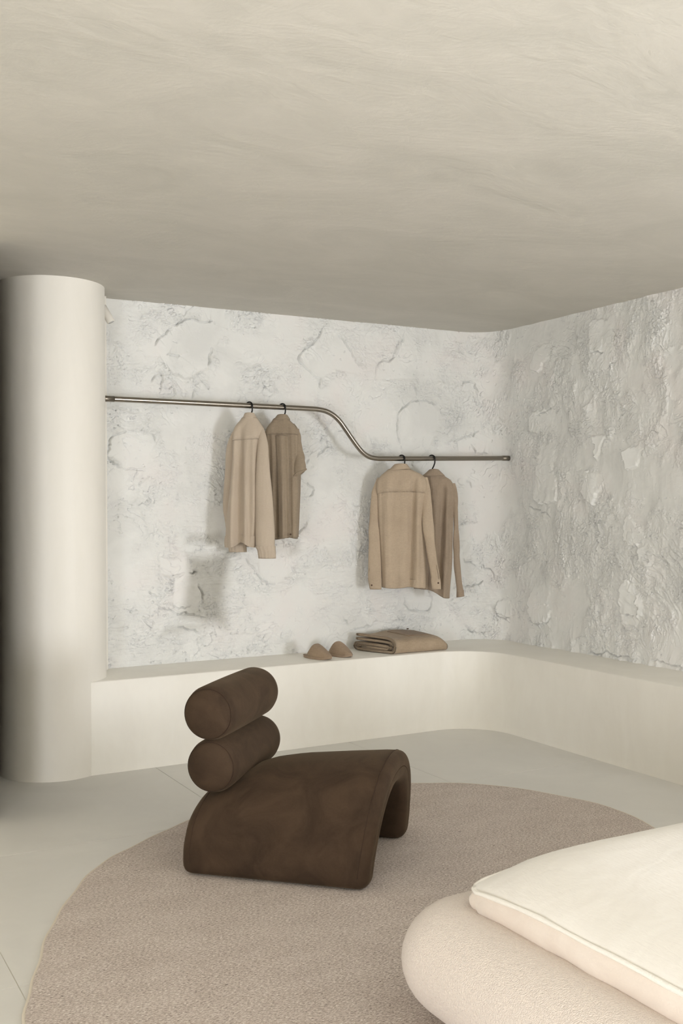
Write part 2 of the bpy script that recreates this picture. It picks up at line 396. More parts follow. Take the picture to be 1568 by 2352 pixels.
def relief(s, z):
    shp = s.shape; s = s.ravel(); z = z.ravel()
    R = sst(4.25, 4.7, s)                                  # 0 on the back wall, 1 on the thick right wall
    wx = .10 * fbm(s * 2.3 + 5, z * 2.3, 3); wz = .10 * fbm(s * 2.3 + 40, z * 2.3 + 7, 3)
    h = .008 * fbm(s * 1.1, z * 1.1, 3)
    # smooth trowelled areas stay calm, the rest is rough
    calm = sst(-.02, .42, fbm(s * 2.6 + 31, z * 2.2 + 3, 4) )
    for P in SMOOTH:
        x0, x1 = min(p[0] for p in P) - .1, max(p[0] for p in P) + .1; y0, y1 = min(p[1] for p in P) - .1, max(p[1] for p in P) + .1
        k = np.nonzero((s > x0) & (s < x1) & (z > y0) & (z < y1))[0]
        if len(k): calm[k] = np.maximum(calm[k], sst(-.012, .012, poly_sd(P, s[k] + .35 * wx[k] * .4, z[k] + .35 * wz[k] * .4)))
    rough = 1 - .93 * calm
    # flaked ledges: saw-tooth terraces of warped noise, sharp on one side
    f1 = fbm((s + wx) * 3.1 + 11, (z + wz) * 3.6, 5) * 3.2
    saw = f1 - np.floor(f1); m1 = sst(.05, .5, fbm(s * 4 + 70, z * 4, 3))
    h += (.012 * saw - .020 * np.exp(-(np.minimum(saw, 1 - saw) / .017) ** 2)) * m1 * (.45 + .55 * rough) * (1 - .3 * R)
    f2 = fbm((s + .4 * wx) * 9 + 3, (z + .4 * wz) * (13 - 3 * R), 5) * 2.2
    saw2 = f2 - np.floor(f2); m2 = sst(-.2, .32, fbm(s * 7 + 170, z * 7, 3))
    h += (.0075 * saw2 - .013 * np.exp(-(np.minimum(saw2, 1 - saw2) / .030) ** 2)) * m2 * rough * (1 - .3 * R)
    # brushed horizontal and vertical trowel ridges
    h += (.0020 + .0032 * sst(1.5, 1.0, z)) * fbm((s + wx) * 7, (z + .3 * wz) * 46, 4) * rough * (1 - R)
    h += .0014 * fbm(s * 40 + wz * 40, z * 40, 3) * rough
    rid = 1 - np.abs(fbm((s + .5 * wx) * 16, (z + wz) * 5 + 9, 4)); h += .010 * fbm((s + .3 * wx) * 6, (z + .3 * wz) * 3.6 + 4, 4) * R * (.4 + .6 * rough) + .0012 * (rid - .7) * R * (.3 + .7 * rough)
    f3 = fbm((s + .3 * wx) * 7 + 90, (z + .5 * wz) * 4 + 9, 5) * 2.2
    saw3 = f3 - np.floor(f3); m3 = sst(-.15, .4, fbm(s * 3 + 7, z * 2 + 77, 3))
    h += (.008 * saw3 - .006 * np.exp(-(np.minimum(saw3, 1 - saw3) / .03) ** 2)) * m3 * R * (.15 + .75 * rough)
    dg = sst(5.35, 5.75, s) * (1 - sst(1.05, 1.35, z)) * sst(.62, .8, z)      # diagonal strokes low on the right wall
    u2 = s * .62 + z * .78; w2 = -s * .78 + z * .62
    h += .009 * np.abs(fbm(u2 * 22 + wx * 8, w2 * 4, 3)) * dg
    h -= .014 * sst(.66, .80, pnoise(s * 38 + 3, z * 44)) * sst(.0, .4, pnoise(s * 4 + 50, z * 4))     # pits
    # drawn plaster slabs, proud of the wall, calm on top
    for q, P in enumerate(SLABS):
        P2 = jitter(P, .005, .018, True)
        x0, x1 = min(p[0] for p in P) - .05, max(p[0] for p in P) + .05; y0, y1 = min(p[1] for p in P) - .05, max(p[1] for p in P) + .05
        k = np.nonzero((s > x0) & (s < x1) & (z > y0) & (z < y1))[0]
        if not len(k): continue
        wq = .012 * fbm(s[k] * 28 + q, z[k] * 28, 3); sd = poly_sd(P2, s[k] + wq, z[k] + wq * .7)
        cx, cy = (x0 + x1) / 2, (y0 + y1) / 2; ang = math.radians([190, 215, 170, 235, 200, 180, 225][q % 7]); gx, gy = math.cos(ang), math.sin(ang)
        pr = ((s[k] - cx) * gx + (z[k] - cy) * gy); pr = (pr - pr.min()) / (np.ptp(pr) + 1e-6)      # 0 where the smear starts, 1 at its thick lip
        m = sst(-.003 - .014 * (1 - pr) ** 2, .003 + .014 * (1 - pr) ** 2, sd)
        hh = .002 + .040 * pr ** 1.5 + .004 * fbm(s[k] * 7 + q, z[k] * 3, 3)
        base = h[k] * .3; h[k] = h[k] * (1 - m) + (base + hh) * m; rough[k] = rough[k] * (1 - .95 * m)
    # drawn cracks: a lifted lip on one side and an open groove
    for q, P in enumerate(CRACKS):
        P2 = jitter(P, .0045, .014)
        x0, x1 = min(p[0] for p in P) - .09, max(p[0] for p in P) + .09; y0, y1 = min(p[1] for p in P) - .09, max(p[1] for p in P) + .09
        k = np.nonzero((s > x0) & (s < x1) & (z > y0) & (z < y1))[0]
        if not len(k): continue
        d, sd, al, L = seg_dist(P2, s[k], z[k])
        var = np.clip(.75 + .8 * pnoise(al * 14 + q * 7.7, al * 0 + q), .1, 1.3) * sst(0, .03, al) * sst(0, .03, L - al)
        w = np.where(sd > 0, np.exp(-d / .028), 0)
        h[k] += (.012 * w - .030 * np.exp(-(d / .0036) ** 2)) * var
    # ragged, thickened plaster at the bench and the ceiling
    e = np.exp(-(z - ZB) / .03) * .012 + np.exp(-(2.6 - z) / .015) * .004
    h += e * (.5 + fbm(s * 9, z * 4, 3)) * (.4 + R)
    # greyer patches of the back wall plaster
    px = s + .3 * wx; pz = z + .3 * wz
    gpatch = np.maximum(sst(-.04, .06, poly_sd([(2.17, .74), (2.46, .66), (2.48, 1.15), (2.20, 1.13)], px, pz)) * 1.0,
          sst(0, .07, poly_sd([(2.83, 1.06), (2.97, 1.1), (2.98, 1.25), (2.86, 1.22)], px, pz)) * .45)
    gpatch = np.maximum(gpatch, sst(0, .05, poly_sd([(2.15, 1.18), (2.47, 1.19), (2.42, 1.29), (2.2, 1.27)], px, pz)) * .5)
    gpatch = np.maximum(gpatch, sst(-.02, .04, poly_sd([(1.98, .64), (2.45, .66), (2.45, .73), (2.05, .70)], px, pz)) * .45)
    return h.reshape(shp), rough.reshape(shp), gpatch.reshape(shp)
def base_pt(s):
    p = np.zeros(s.shape + (2,)); n = np.zeros(s.shape + (2,))
    a = s <= S1; c = s >= S2; b = ~(a | c); th = (s - S1) / RW
    p[..., 0] = np.where(a, s, np.where(c, UW, S1 + RW * np.sin(th))); p[..., 1] = np.where(a, VW, np.where(c, VW - RW - (s - S2), VW - RW + RW * np.cos(th)))
    n[..., 0] = np.where(a, 0, np.where(c, -1, -np.sin(th))); n[..., 1] = np.where(a, -1, np.where(c, 0, -np.cos(th)))
    return p, n
GS = .0033; SS = np.arange(1.35, 6.402, GS); ZZ = np.arange(.465, 2.612, GS)
SG, ZG = np.meshgrid(SS, ZZ); HH, RO, GP = relief(SG, ZG)
def relief_wall(name, i0, i1, extra):
    cut = np.s_[:, i0:i1 + 1]; sg, zg, h, ro, sn = SG[cut], ZG[cut], HH[cut], RO[cut], GP[cut]; p, n = base_pt(sg)
    V = np.stack([p[..., 0] + n[..., 0] * h, p[..., 1] + n[..., 1] * h, zg], -1).reshape(-1, 3)
    nr, nc = sg.shape; idx = np.arange(nr * nc).reshape(nr, nc)
    F = np.stack([idx[:-1, :-1], idx[:-1, 1:], idx[1:, 1:], idx[1:, :-1]], -1).reshape(-1, 4)
    ev = []; ef = []
    for q in extra:
        b0 = len(V) + len(ev); ev += q; ef.append([b0, b0 + 1, b0 + 2, b0 + 3])
    V = np.concatenate([V, np.array(ev)]); F = np.concatenate([F, np.array(ef)])
    me = D.meshes.new(name); me.vertices.add(len(V)); me.vertices.foreach_set('co', V.astype(np.float32).ravel())
    me.loops.add(F.size); me.loops.foreach_set('vertex_index', F.astype(np.int32).ravel())
    me.polygons.add(len(F)); me.polygons.foreach_set('loop_start', np.arange(0, F.size, 4, dtype=np.int32))
    me.polygons.foreach_set('loop_total', np.full(len(F), 4, np.int32)); me.update(calc_edges=True)
    for nm, arr in (('rough', ro), ('grey_patch', sn)):
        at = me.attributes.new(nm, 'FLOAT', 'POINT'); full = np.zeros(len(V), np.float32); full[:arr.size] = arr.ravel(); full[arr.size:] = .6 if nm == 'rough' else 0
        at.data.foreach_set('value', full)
    return struct(link(name, me, M['plaster']))
SM = int(round((4.38 - 1.35) / GS)); SE = SS[-1]; VE = VW - RW - (SE - S2)
q = lambda a, b, z0, z1: [(a[0], a[1], z0), (b[0], b[1], z0), (b[0], b[1], z1), (a[0], a[1], z1)]
def thick(a, b, z0, z1, off):   # a plain stretch of wall with its outer face and ends
    a2 = (a[0] + off[0], a[1] + off[1]); b2 = (b[0] + off[0], b[1] + off[1])
    return [q(a, b, z0, z1), q(a2, b2, z0, z1), q(a, a2, z0, z1), q(b, b2, z0, z1),
            [(*a, z1), (*b, z1), (*b2, z1), (*a2, z1)], [(*a, z0), (*b, z0), (*b2, z0), (*a2, z0)]]
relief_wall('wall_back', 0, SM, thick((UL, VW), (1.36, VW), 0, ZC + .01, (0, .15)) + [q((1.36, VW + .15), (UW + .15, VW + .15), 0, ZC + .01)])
W1 = (-2.75, -.65); W3 = (-2.95, -.45)
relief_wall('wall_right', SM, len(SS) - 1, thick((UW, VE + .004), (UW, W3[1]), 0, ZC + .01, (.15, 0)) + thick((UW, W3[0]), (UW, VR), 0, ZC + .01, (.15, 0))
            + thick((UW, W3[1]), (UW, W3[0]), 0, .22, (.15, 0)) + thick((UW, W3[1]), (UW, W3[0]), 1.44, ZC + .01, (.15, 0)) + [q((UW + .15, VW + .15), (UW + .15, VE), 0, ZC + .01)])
def plain_wall(name, pieces):
    bm = bmesh.new()
    for p in pieces: box(bm, *p)
    return struct(bm_obj(name, bm, M['plain'], smooth=False))
plain_wall('wall_rear', [(UL - .15, UW + .15, VR - .15, VR, 0, ZC + .01)])
plain_wall('wall_left', [(UL - .15, UL, VR - .15, W1[0], 0, ZC + .01), (UL - .15, UL, W1[1], VW + .15, 0, ZC + .01), (UL - .15, UL, W1[0], W1[1], 0, .22), (UL - .15, UL, W1[0], W1[1], 1.62, ZC + .01)])
bm = bmesh.new()  # unseen dark lining, added to keep the column's left side dark
for p in ((-.42, 1.12, 5.78, 5.80, 0, ZC), (-.42, -.40, 4.97, 5.80, 0, ZC), (-.42, .897, 4.972, 4.982, 0, ZC), (.886, .900, 4.852, 4.985, 0, ZC)): box(bm, *p)
struct(bm_obj('added_dark_lining', bm, M['dark'], smooth=False))
plain_wall('added_partition', [(UL, .885, 4.85, 4.97, 0, ZC + .01)])  # unseen partition, added so its end shades the column's left
def window(name, along, fixed, lo, hi, z0, z1, mull):
    bm = bmesh.new(); t = .05
    def bar(a, b, c, d):
        if along == 'v': box(bm, fixed, fixed + .06, a, b, c, d, .003)
        else: box(bm, a, b, fixed - .06, fixed, c, d, .003)
    bar(lo, hi, z0, z0 + t); bar(lo, hi, z1 - t, z1); bar(lo, lo + t, z0 + t, z1 - t); bar(hi - t, hi, z0 + t, z1 - t)
    for k in range(1, mull): x = lo + (hi - lo) * k / mull; bar(x - t / 2, x + t / 2, z0 + t, z1 - t)
    o = struct(bm_obj(name, bm, M['white'], smooth=False))
    bm = bmesh.new()
    if along == 'v': box(bm, fixed + .027, fixed + .033, lo + t, hi - t, z0 + t, z1 - t)
    else: box(bm, lo + t, hi - t, fixed - .033, fixed - .027, z0 + t, z1 - t)
    bm_obj('pane', bm, M['glass'], o, smooth=False)
window('window_1', 'v', UL - .11, W1[0], W1[1], .22, 1.62, 2)
window('window_2', 'v', UW + .05, W3[0], W3[1], .22, 1.44, 3)
# ---- built-in bench running round the corner
cx, cy = UF - RB, VF - RB; path = []
for k in range(40): path.append(((1.4 + (cx - 1.4) * k / 40, VF), (0, 1), (1.4 + (cx - 1.4) * k / 40, VW + .02)))
for k in range(25):
    a = PI / 2 * (1 - k / 24); d = (math.cos(a), math.sin(a))
    t = min((UW + .02 - cx) / max(d[0], 1e-6), (VW + .02 - cy) / max(d[1], 1e-6))
    path.append(((cx + RB * d[0], cy + RB * d[1]), d, (cx + t * d[0], cy + t * d[1])))
for k in range(1, 31): v = cy + (2.35 - cy) * k / 30; path.append(((UF, v), (1, 0), (UW + .02, v)))
V = []
for i, (F, n, B) in enumerate(path):
    wob = .0025 * math.sin(i * 1.7) + .0015 * math.sin(i * .63)
    for off, z in ((-.005, 0), (-.004 - .0006 * math.sin(i * 2.3), .006), (-.0005, .011), (wob * .4, .05), (wob, .25), (0, ZB - .006), (.0018, ZB - .0018), (.006, ZB)):
        V.append((F[0] + n[0] * off, F[1] + n[1] * off, z))
    V.append((B[0], B[1], ZB)); V.append((B[0], B[1], 0))
Fc = grid_faces(len(path), 10, True); Fc.append(tuple(range(10))); Fc.append(tuple((len(path) - 1) * 10 + k for k in range(10))[::-1])
o = mesh('bench', V, Fc, M['bench']); tag(struct(o), 'cream microcement bench built in along both plaster walls, rounding the corner', 'bench')
m = o.modifiers.new('en', 'EDGE_SPLIT'); m.split_angle = math.radians(50)
# ---- round column
ccx, ccy, CR = 1.3697, 5.646, .2772
V = []; rows = [(0, .006), (.007, .005), (.014, .0005), (.3, 0), (.8, .0006), (1.4, -.0006), (2.0, .0004), (2.59, 0), (2.62, 0)]
for z, dr in rows:
    for k in range(96):
        a = 2 * PI * k / 96; r = CR + dr * (1 + .4 * math.sin(7 * a)) ; V.append((ccx + r * math.cos(a), ccy + r * math.sin(a), z))
o = mesh('column', V, grid_faces(len(rows), 96), M['column']); tag(struct(o), 'round cream microcement column at the left end of the bench', 'column')
bm = bmesh.new(); box(bm, 1.688, 1.7035, 5.765, 5.84, ZB, ZC + .005, .003); struct(bm_obj('trim_1', bm, M['column'], smooth=False))

# ================================================================== OBJECTS
# ---- rug: flat pebble-shaped wool rug with a bound edge
rp = [(.615, 2.863), (.71, 3.179), (.865, 3.547), (1.069, 3.91), (1.315, 4.147), (1.644, 4.367), (2.0, 4.50), (2.45, 4.52), (2.84, 4.404), (3.201, 4.126), (3.398, 3.66),
      (3.357, 3.242), (3.22, 2.8), (3.0, 2.4), (2.62, 2.02), (2.1, 1.76), (1.55, 1.68), (1.0, 1.8), (.66, 2.15), (.56, 2.5)]
E2 = catmull([(x, y, 0) for x, y in rp], 10, True)
for i in range(len(E2)):
    w = .003 * math.sin(i * .9) + .004 * math.sin(i * .37 + 1); c = np.array([2.0, 3.1, 0]); d = E2[i] - c; E2[i] += d / np.linalg.norm(d) * w
cen = np.array([2.0, 3.1, 0]); n = len(E2); V = []
for k, (sc, z) in enumerate([(1, .001), (1.0, .008), (.9965, .0115), (.985, .012), (.93, .012), (.75, .012), (.5, .012), (.25, .012)]):
    for p in E2: q3 = cen + (p - cen) * sc; V.append((q3[0], q3[1], z))
V.append((*cen[:2], .012)); Fr = grid_faces(8, n)
Fr += [(7 * n + j, 7 * n + (j + 1) % n, 8 * n) for j in range(n)]; Fr.append(tuple(range(n))[::-1])
rug = mesh('rug', V, Fr, M['rug']); tag(rug, 'large rounded pinkish grey heathered wool rug on the floor under the brown chair', 'rug')
tube('binding', [(p[0], p[1], .0060) for p in E2], .0058, M['binding'], rug, 8, False, True)

# ---- lounge chair
chair = empty('lounge_chair', (1.894, 3.749, .012), math.radians(-45), label='chocolate brown suede lounge chair with two bolster rolls and an arched seat', cat='chair')
E_T = .062
def seat_H(x): return float(np.interp(x, [-.36, -.30, -.22, -.13, 0, .19, .30, .36, .42], [.272, .292, .330, .362, .392, .414, .425, .427, .427]))
def seat_ring(x0, inset, npt=44):
    H = seat_H(x0) - E_T; e = max(E_T - inset, .001); Y = .366 - E_T
    C = []
    for k in range(npt + 1):
        a = PI * k / npt; nn = 2.25 + (.9 if x0 < 0 else 0) * min(1, abs(min(x0, 0)) / .35)
        y = -math.copysign(abs(math.cos(a)) ** (2 / nn), math.cos(a)) * Y; z = abs(math.sin(a)) ** (2 / nn) * H
        C.append((y - .020, z))
    C = np.array(C)
    # resample evenly
    L = np.concatenate([[0], np.cumsum(np.hypot(*np.diff(C, axis=0).T))]); T = np.linspace(0, L[-1], npt + 1)
    C = np.stack([np.interp(T, L, C[:, 0]), np.interp(T, L, C[:, 1])], -1)
    lean = lambda z: (.125 * z - .004) * sst(-.1, .36, x0) - (.10 * max(z - .18, 0) * -1) * (1 - sst(-.36, -.1, x0))
    foot = E_T * .8
    C[:, 1] += foot * (1 - np.clip(C[:, 1] / .12, 0, 1))
    T = np.gradient(C, axis=0); T /= np.linalg.norm(T, axis=1)[:, None] + 1e-9; N = np.stack([-T[:, 1], T[:, 0]], -1)
    out = [(C[i] + N[i] * e) for i in range(npt + 1)]
    # far foot, squarish round
    def cap(c, t, nrm, s):
        r = []
        for k in range(1, 8):
            a = PI * k / 8; ca, sa = math.cos(a), math.sin(a)
            r.append(c + nrm * s * e * math.copysign(abs(ca) ** .75, ca) + t * e * .8 * abs(sa) ** .75)
        return r
    out += cap(C[-1], T[-1], N[-1], 1)
    out += [(C[i] - N[i] * e) for i in range(npt, -1, -1)]
    out += cap(C[0], -T[0], N[0], -1)
    return [(x0 + lean(p[1]), p[0], p[1]) for p in out]
r_e = .038; xs = []
for k in range(7): a = PI / 2 * k / 6; xs.append((-.353 + r_e * (1 - math.sin(a)), r_e * (1 - math.cos(a))))
xs = xs[::-1]
xs = [(-.353 + r_e * (1 - math.cos(PI / 2 * k / 6)), r_e * (1 - math.sin(PI / 2 * k / 6))) for k in range(7)]
xs += [(x, 0) for x in np.linspace(-.30, .30, 14)]
xs += [(.375 - r_e * (1 - math.sin(PI / 2 * k / 6)), r_e * (1 - math.cos(PI / 2 * k / 6))) for k in range(7)]
xs = [(xs[0][0] + .0005, E_T - .001), (xs[0][0] + .0002, r_e + .012)] + xs + [(xs[-1][0] - .0002, r_e + .012), (xs[-1][0] - .0005, E_T - .001)]
V = []; 
for x, ins in xs: R0 = seat_ring(x, ins); V += R0
nr = len(R0); seat = mesh('seat', V, grid_faces(len(xs), nr), M['suede'], chair)
for x in (-.353 + r_e, .375 - r_e):
    tube('seam', [(p[0], p[1], p[2] + .0) for p in seat_ring(x, -.0005)[:45]], .0012, M['seam'], seat, 6)
def bolster(cz, cxx, rr):
    half = .292; prof = [(0, -half), (.04, -half), (rr - .045, -half + .004), (rr - .02, -half + .012), (rr - .006, -half + .028), (rr, -half + .055)]
    prof = prof + [(rr + .0015, -.12), (rr + .002, 0), (rr + .0015, .12)] + [(r, -y) for r, y in prof[::-1]]
    V = []; sg = 48
    for r, y in prof:
        for k in range(sg):
            a = 2 * PI * k / sg; V.append((cxx + r * math.cos(a) * 1.0, y, cz + r * math.sin(a)))
    o = mesh('bolster', V, grid_faces(len(prof), sg), M['suede'], chair)
    for s in (-1, 1):
        tube('seam', [(cxx + (rr - .009) * math.cos(2 * PI * k / 48), s * (half - .022), cz + (rr - .009) * math.sin(2 * PI * k / 48)) for k in range(48)], .0012, M['seam'], o, 6, False, True)
    return o
bolster(.388, -.275, .104); bolster(.592, -.286, .106)

# ---- bed: fat boucle frame with a soft cover on top
bed = empty('bed', (2.7, 1.1, 0), 0, label='low cream bed with a fat rounded boucle frame at the lower right corner', cat='bed')
bo = np.array([2.7, 1.1, 0])
def rrect(x0, x1, y0, y1, r, n=12, m=14):
    P = []
    for (ax, ay, a0) in ((x1 - r, y1 - r, 0), (x0 + r, y1 - r, 90), (x0 + r, y0 + r, 180), (x1 - r, y0 + r, 270)):
        for k in range(n + 1):
            a = math.radians(a0 + 90 * k / n); P.append((ax + r * math.cos(a), ay + r * math.sin(a)))
    Q = []
    for i in range(len(P)):
        a, b = P[i], P[(i + 1) % len(P)]; L = math.hypot(b[0] - a[0], b[1] - a[1]); c = max(1, int(L / .08))
        for k in range(c): Q.append((a[0] + (b[0] - a[0]) * k / c, a[1] + (b[1] - a[1]) * k / c))
    return np.array(Q)
FU0, FU1, FV0, FV1 = 1.609, 3.80, -.30, 2.305; RX = .156; RZ = .14; CZ = .196
Q = rrect(FU0, FU1, FV0, FV1, .075); nq = len(Q); V = []
T = np.roll(Q, -1, 0) - np.roll(Q, 1, 0); T /= np.linalg.norm(T, axis=1)[:, None]; N = np.stack([T[:, 1], -T[:, 0]], -1); sg = 32
for i in range(nq):
    for k in range(sg):
        a = 2 * PI * k / sg; ca, sa = math.cos(a), math.sin(a)
        V.append((Q[i][0] + N[i][0] * RX * ca - bo[0], Q[i][1] + N[i][1] * RX * ca - bo[1], CZ + RZ * sa))
frame = mesh('bed_frame', V, grid_faces(nq, sg, True, True), M['boucle'], bed)
# base panel inside the frame
bm = bmesh.new(); box(bm, FU0 - bo[0], FU1 - bo[0], FV0 - bo[1], FV1 - bo[1], .0140, .27, .01); bm_obj('base', bm, M['coverside'], bed)
# cover: side band and pillowy top
MU0, MU1, MV0, MV1 = 1.630, 3.76, -.25, 2.290
def cover_h(x, y):
    a = abs((x - (MU0 + MU1) / 2) / ((MU1 - MU0) / 2 - .012)); b = abs((y - (MV0 + MV1) / 2) / ((MV1 - MV0) / 2 - .012))
    da = 1 - min(a, 1); db = 1 - min(b, 1)
    g = lambda d, L: (1 - (1 - min(d / L, 1)) ** 2.2) ** .62
    return .400 + .074 * g(da, .30) * g(db, .15)
def droop(x, y): return -.024 * math.exp(-(math.hypot(x - MU0 - .01, y - MV1 + .01) / .15) ** 2)
R1 = rrect(MU0 + .012, MU1 - .012, MV0 + .012, MV1 - .012, .075, 10); nm = len(R1)
c0 = np.array([(MU0 + MU1) / 2, (MV0 + MV1) / 2]); V = []
scs = [1, .998, .995, .99, .985, .97, .95, .92, .88, .83, .77, .7, .6, .48, .35, .2]
for sc in scs:
    for p in R1:
        e = np.clip(p - c0, -10, 10) * sc; p2 = c0 + e
        V.append((p2[0] - bo[0], p2[1] - bo[1], cover_h(p2[0], p2[1]) + .004 * float(fbm(np.array(p2[0] * 6.0), np.array(p2[1] * 6.0), 3)) * (1 - sc ** 8) + droop(p2[0], p2[1])))
V.append((c0[0] - bo[0], c0[1] - bo[1], cover_h(*c0))); F = grid_faces(len(scs), nm) + [((len(scs) - 1) * nm + j, (len(scs) - 1) * nm + (j + 1) % nm, len(scs) * nm) for j in range(nm)]
cov = mesh('bed_cover', V, F, M['cover'], bed)
V = []; side_rows = [(.402, 0), (.392, .006), (.378, .011), (.362, .011), (.346, .006), (.330, -.003), (.30, -.02)]
T = np.roll(R1, -1, 0) - np.roll(R1, 1, 0); T /= np.linalg.norm(T, axis=1)[:, None]; N1 = np.stack([T[:, 1], -T[:, 0]], -1)
for z, off in side_rows:
    for i, p in enumerate(R1):
        cr = 0
        dcor = math.hypot(p[0] - MU0, p[1] - MV1)
        ww = math.exp(-(dcor / .14) ** 2)
        cr = .009 * ww * math.sin(dcor * 150) * sst(.40, .375, z) + .0035 * math.sin(p[1] * 31 + p[0] * 17) * sst(.40, .365, z)
        V.append((p[0] + N1[i][0] * (off + cr) - bo[0], p[1] + N1[i][1] * (off + cr) - bo[1], z + droop(p[0], p[1]) * sst(.31, .40, z)))
side = mesh('side_band', V, grid_faces(len(side_rows), nm), M['coverside'], cov)
pp = [(p[0] + N1[i][0] * .004 - bo[0], p[1] + N1[i][1] * .004 - bo[1],   .403 + .0012 * math.sin(i * 1.9) + droop(p[0], p[1])) for i, p in enumerate(R1)]
tube('piping', pp, [.0062 + .0008 * math.sin(i * 2.7) + .0006 * math.sin(i * 1.13) for i in range(nm)], M['piping'], cov, 8, False, True)

# ---- steel clothes rail with an S-bend
VRL = 5.60; RR = .0155
ctrl = [(1.56, 2.004), (2.0, 2.0035), (2.6, 2.002), (2.90, 2.001), (2.965, 1.999), (3.02, 1.990), (3.07, 1.968), (3.115, 1.932), (3.155, 1.885), (3.20, 1.828), (3.245, 1.775), (3.285, 1.738), (3.33, 1.716), (3.385, 1.708), (3.45, 1.7085), (3.6, 1.711), (4.0, 1.719), (4.40, 1.728)]
rp3 = catmull([(u, VRL, z) for u, z in ctrl], 8)
rail = tube('clothes_rail', rp3, RR, M['steel'], None, 20)
tag(rail, 'brushed steel clothes rail with an S-bend fixed in front of the rough white wall', 'rail')
tube('end_socket', [(1.60, VRL, 2.004), (1.695, VRL, 2.0038)], .0168, M['steel2'], rail, 20)
tube('end_socket', [(4.37, VRL, 1.7275), (4.425, VRL, 1.7285)], .0172, M['steel2'], rail, 20)
def rail_z(u): return float(np.interp(u, rp3[:, 0], rp3[:, 2]))

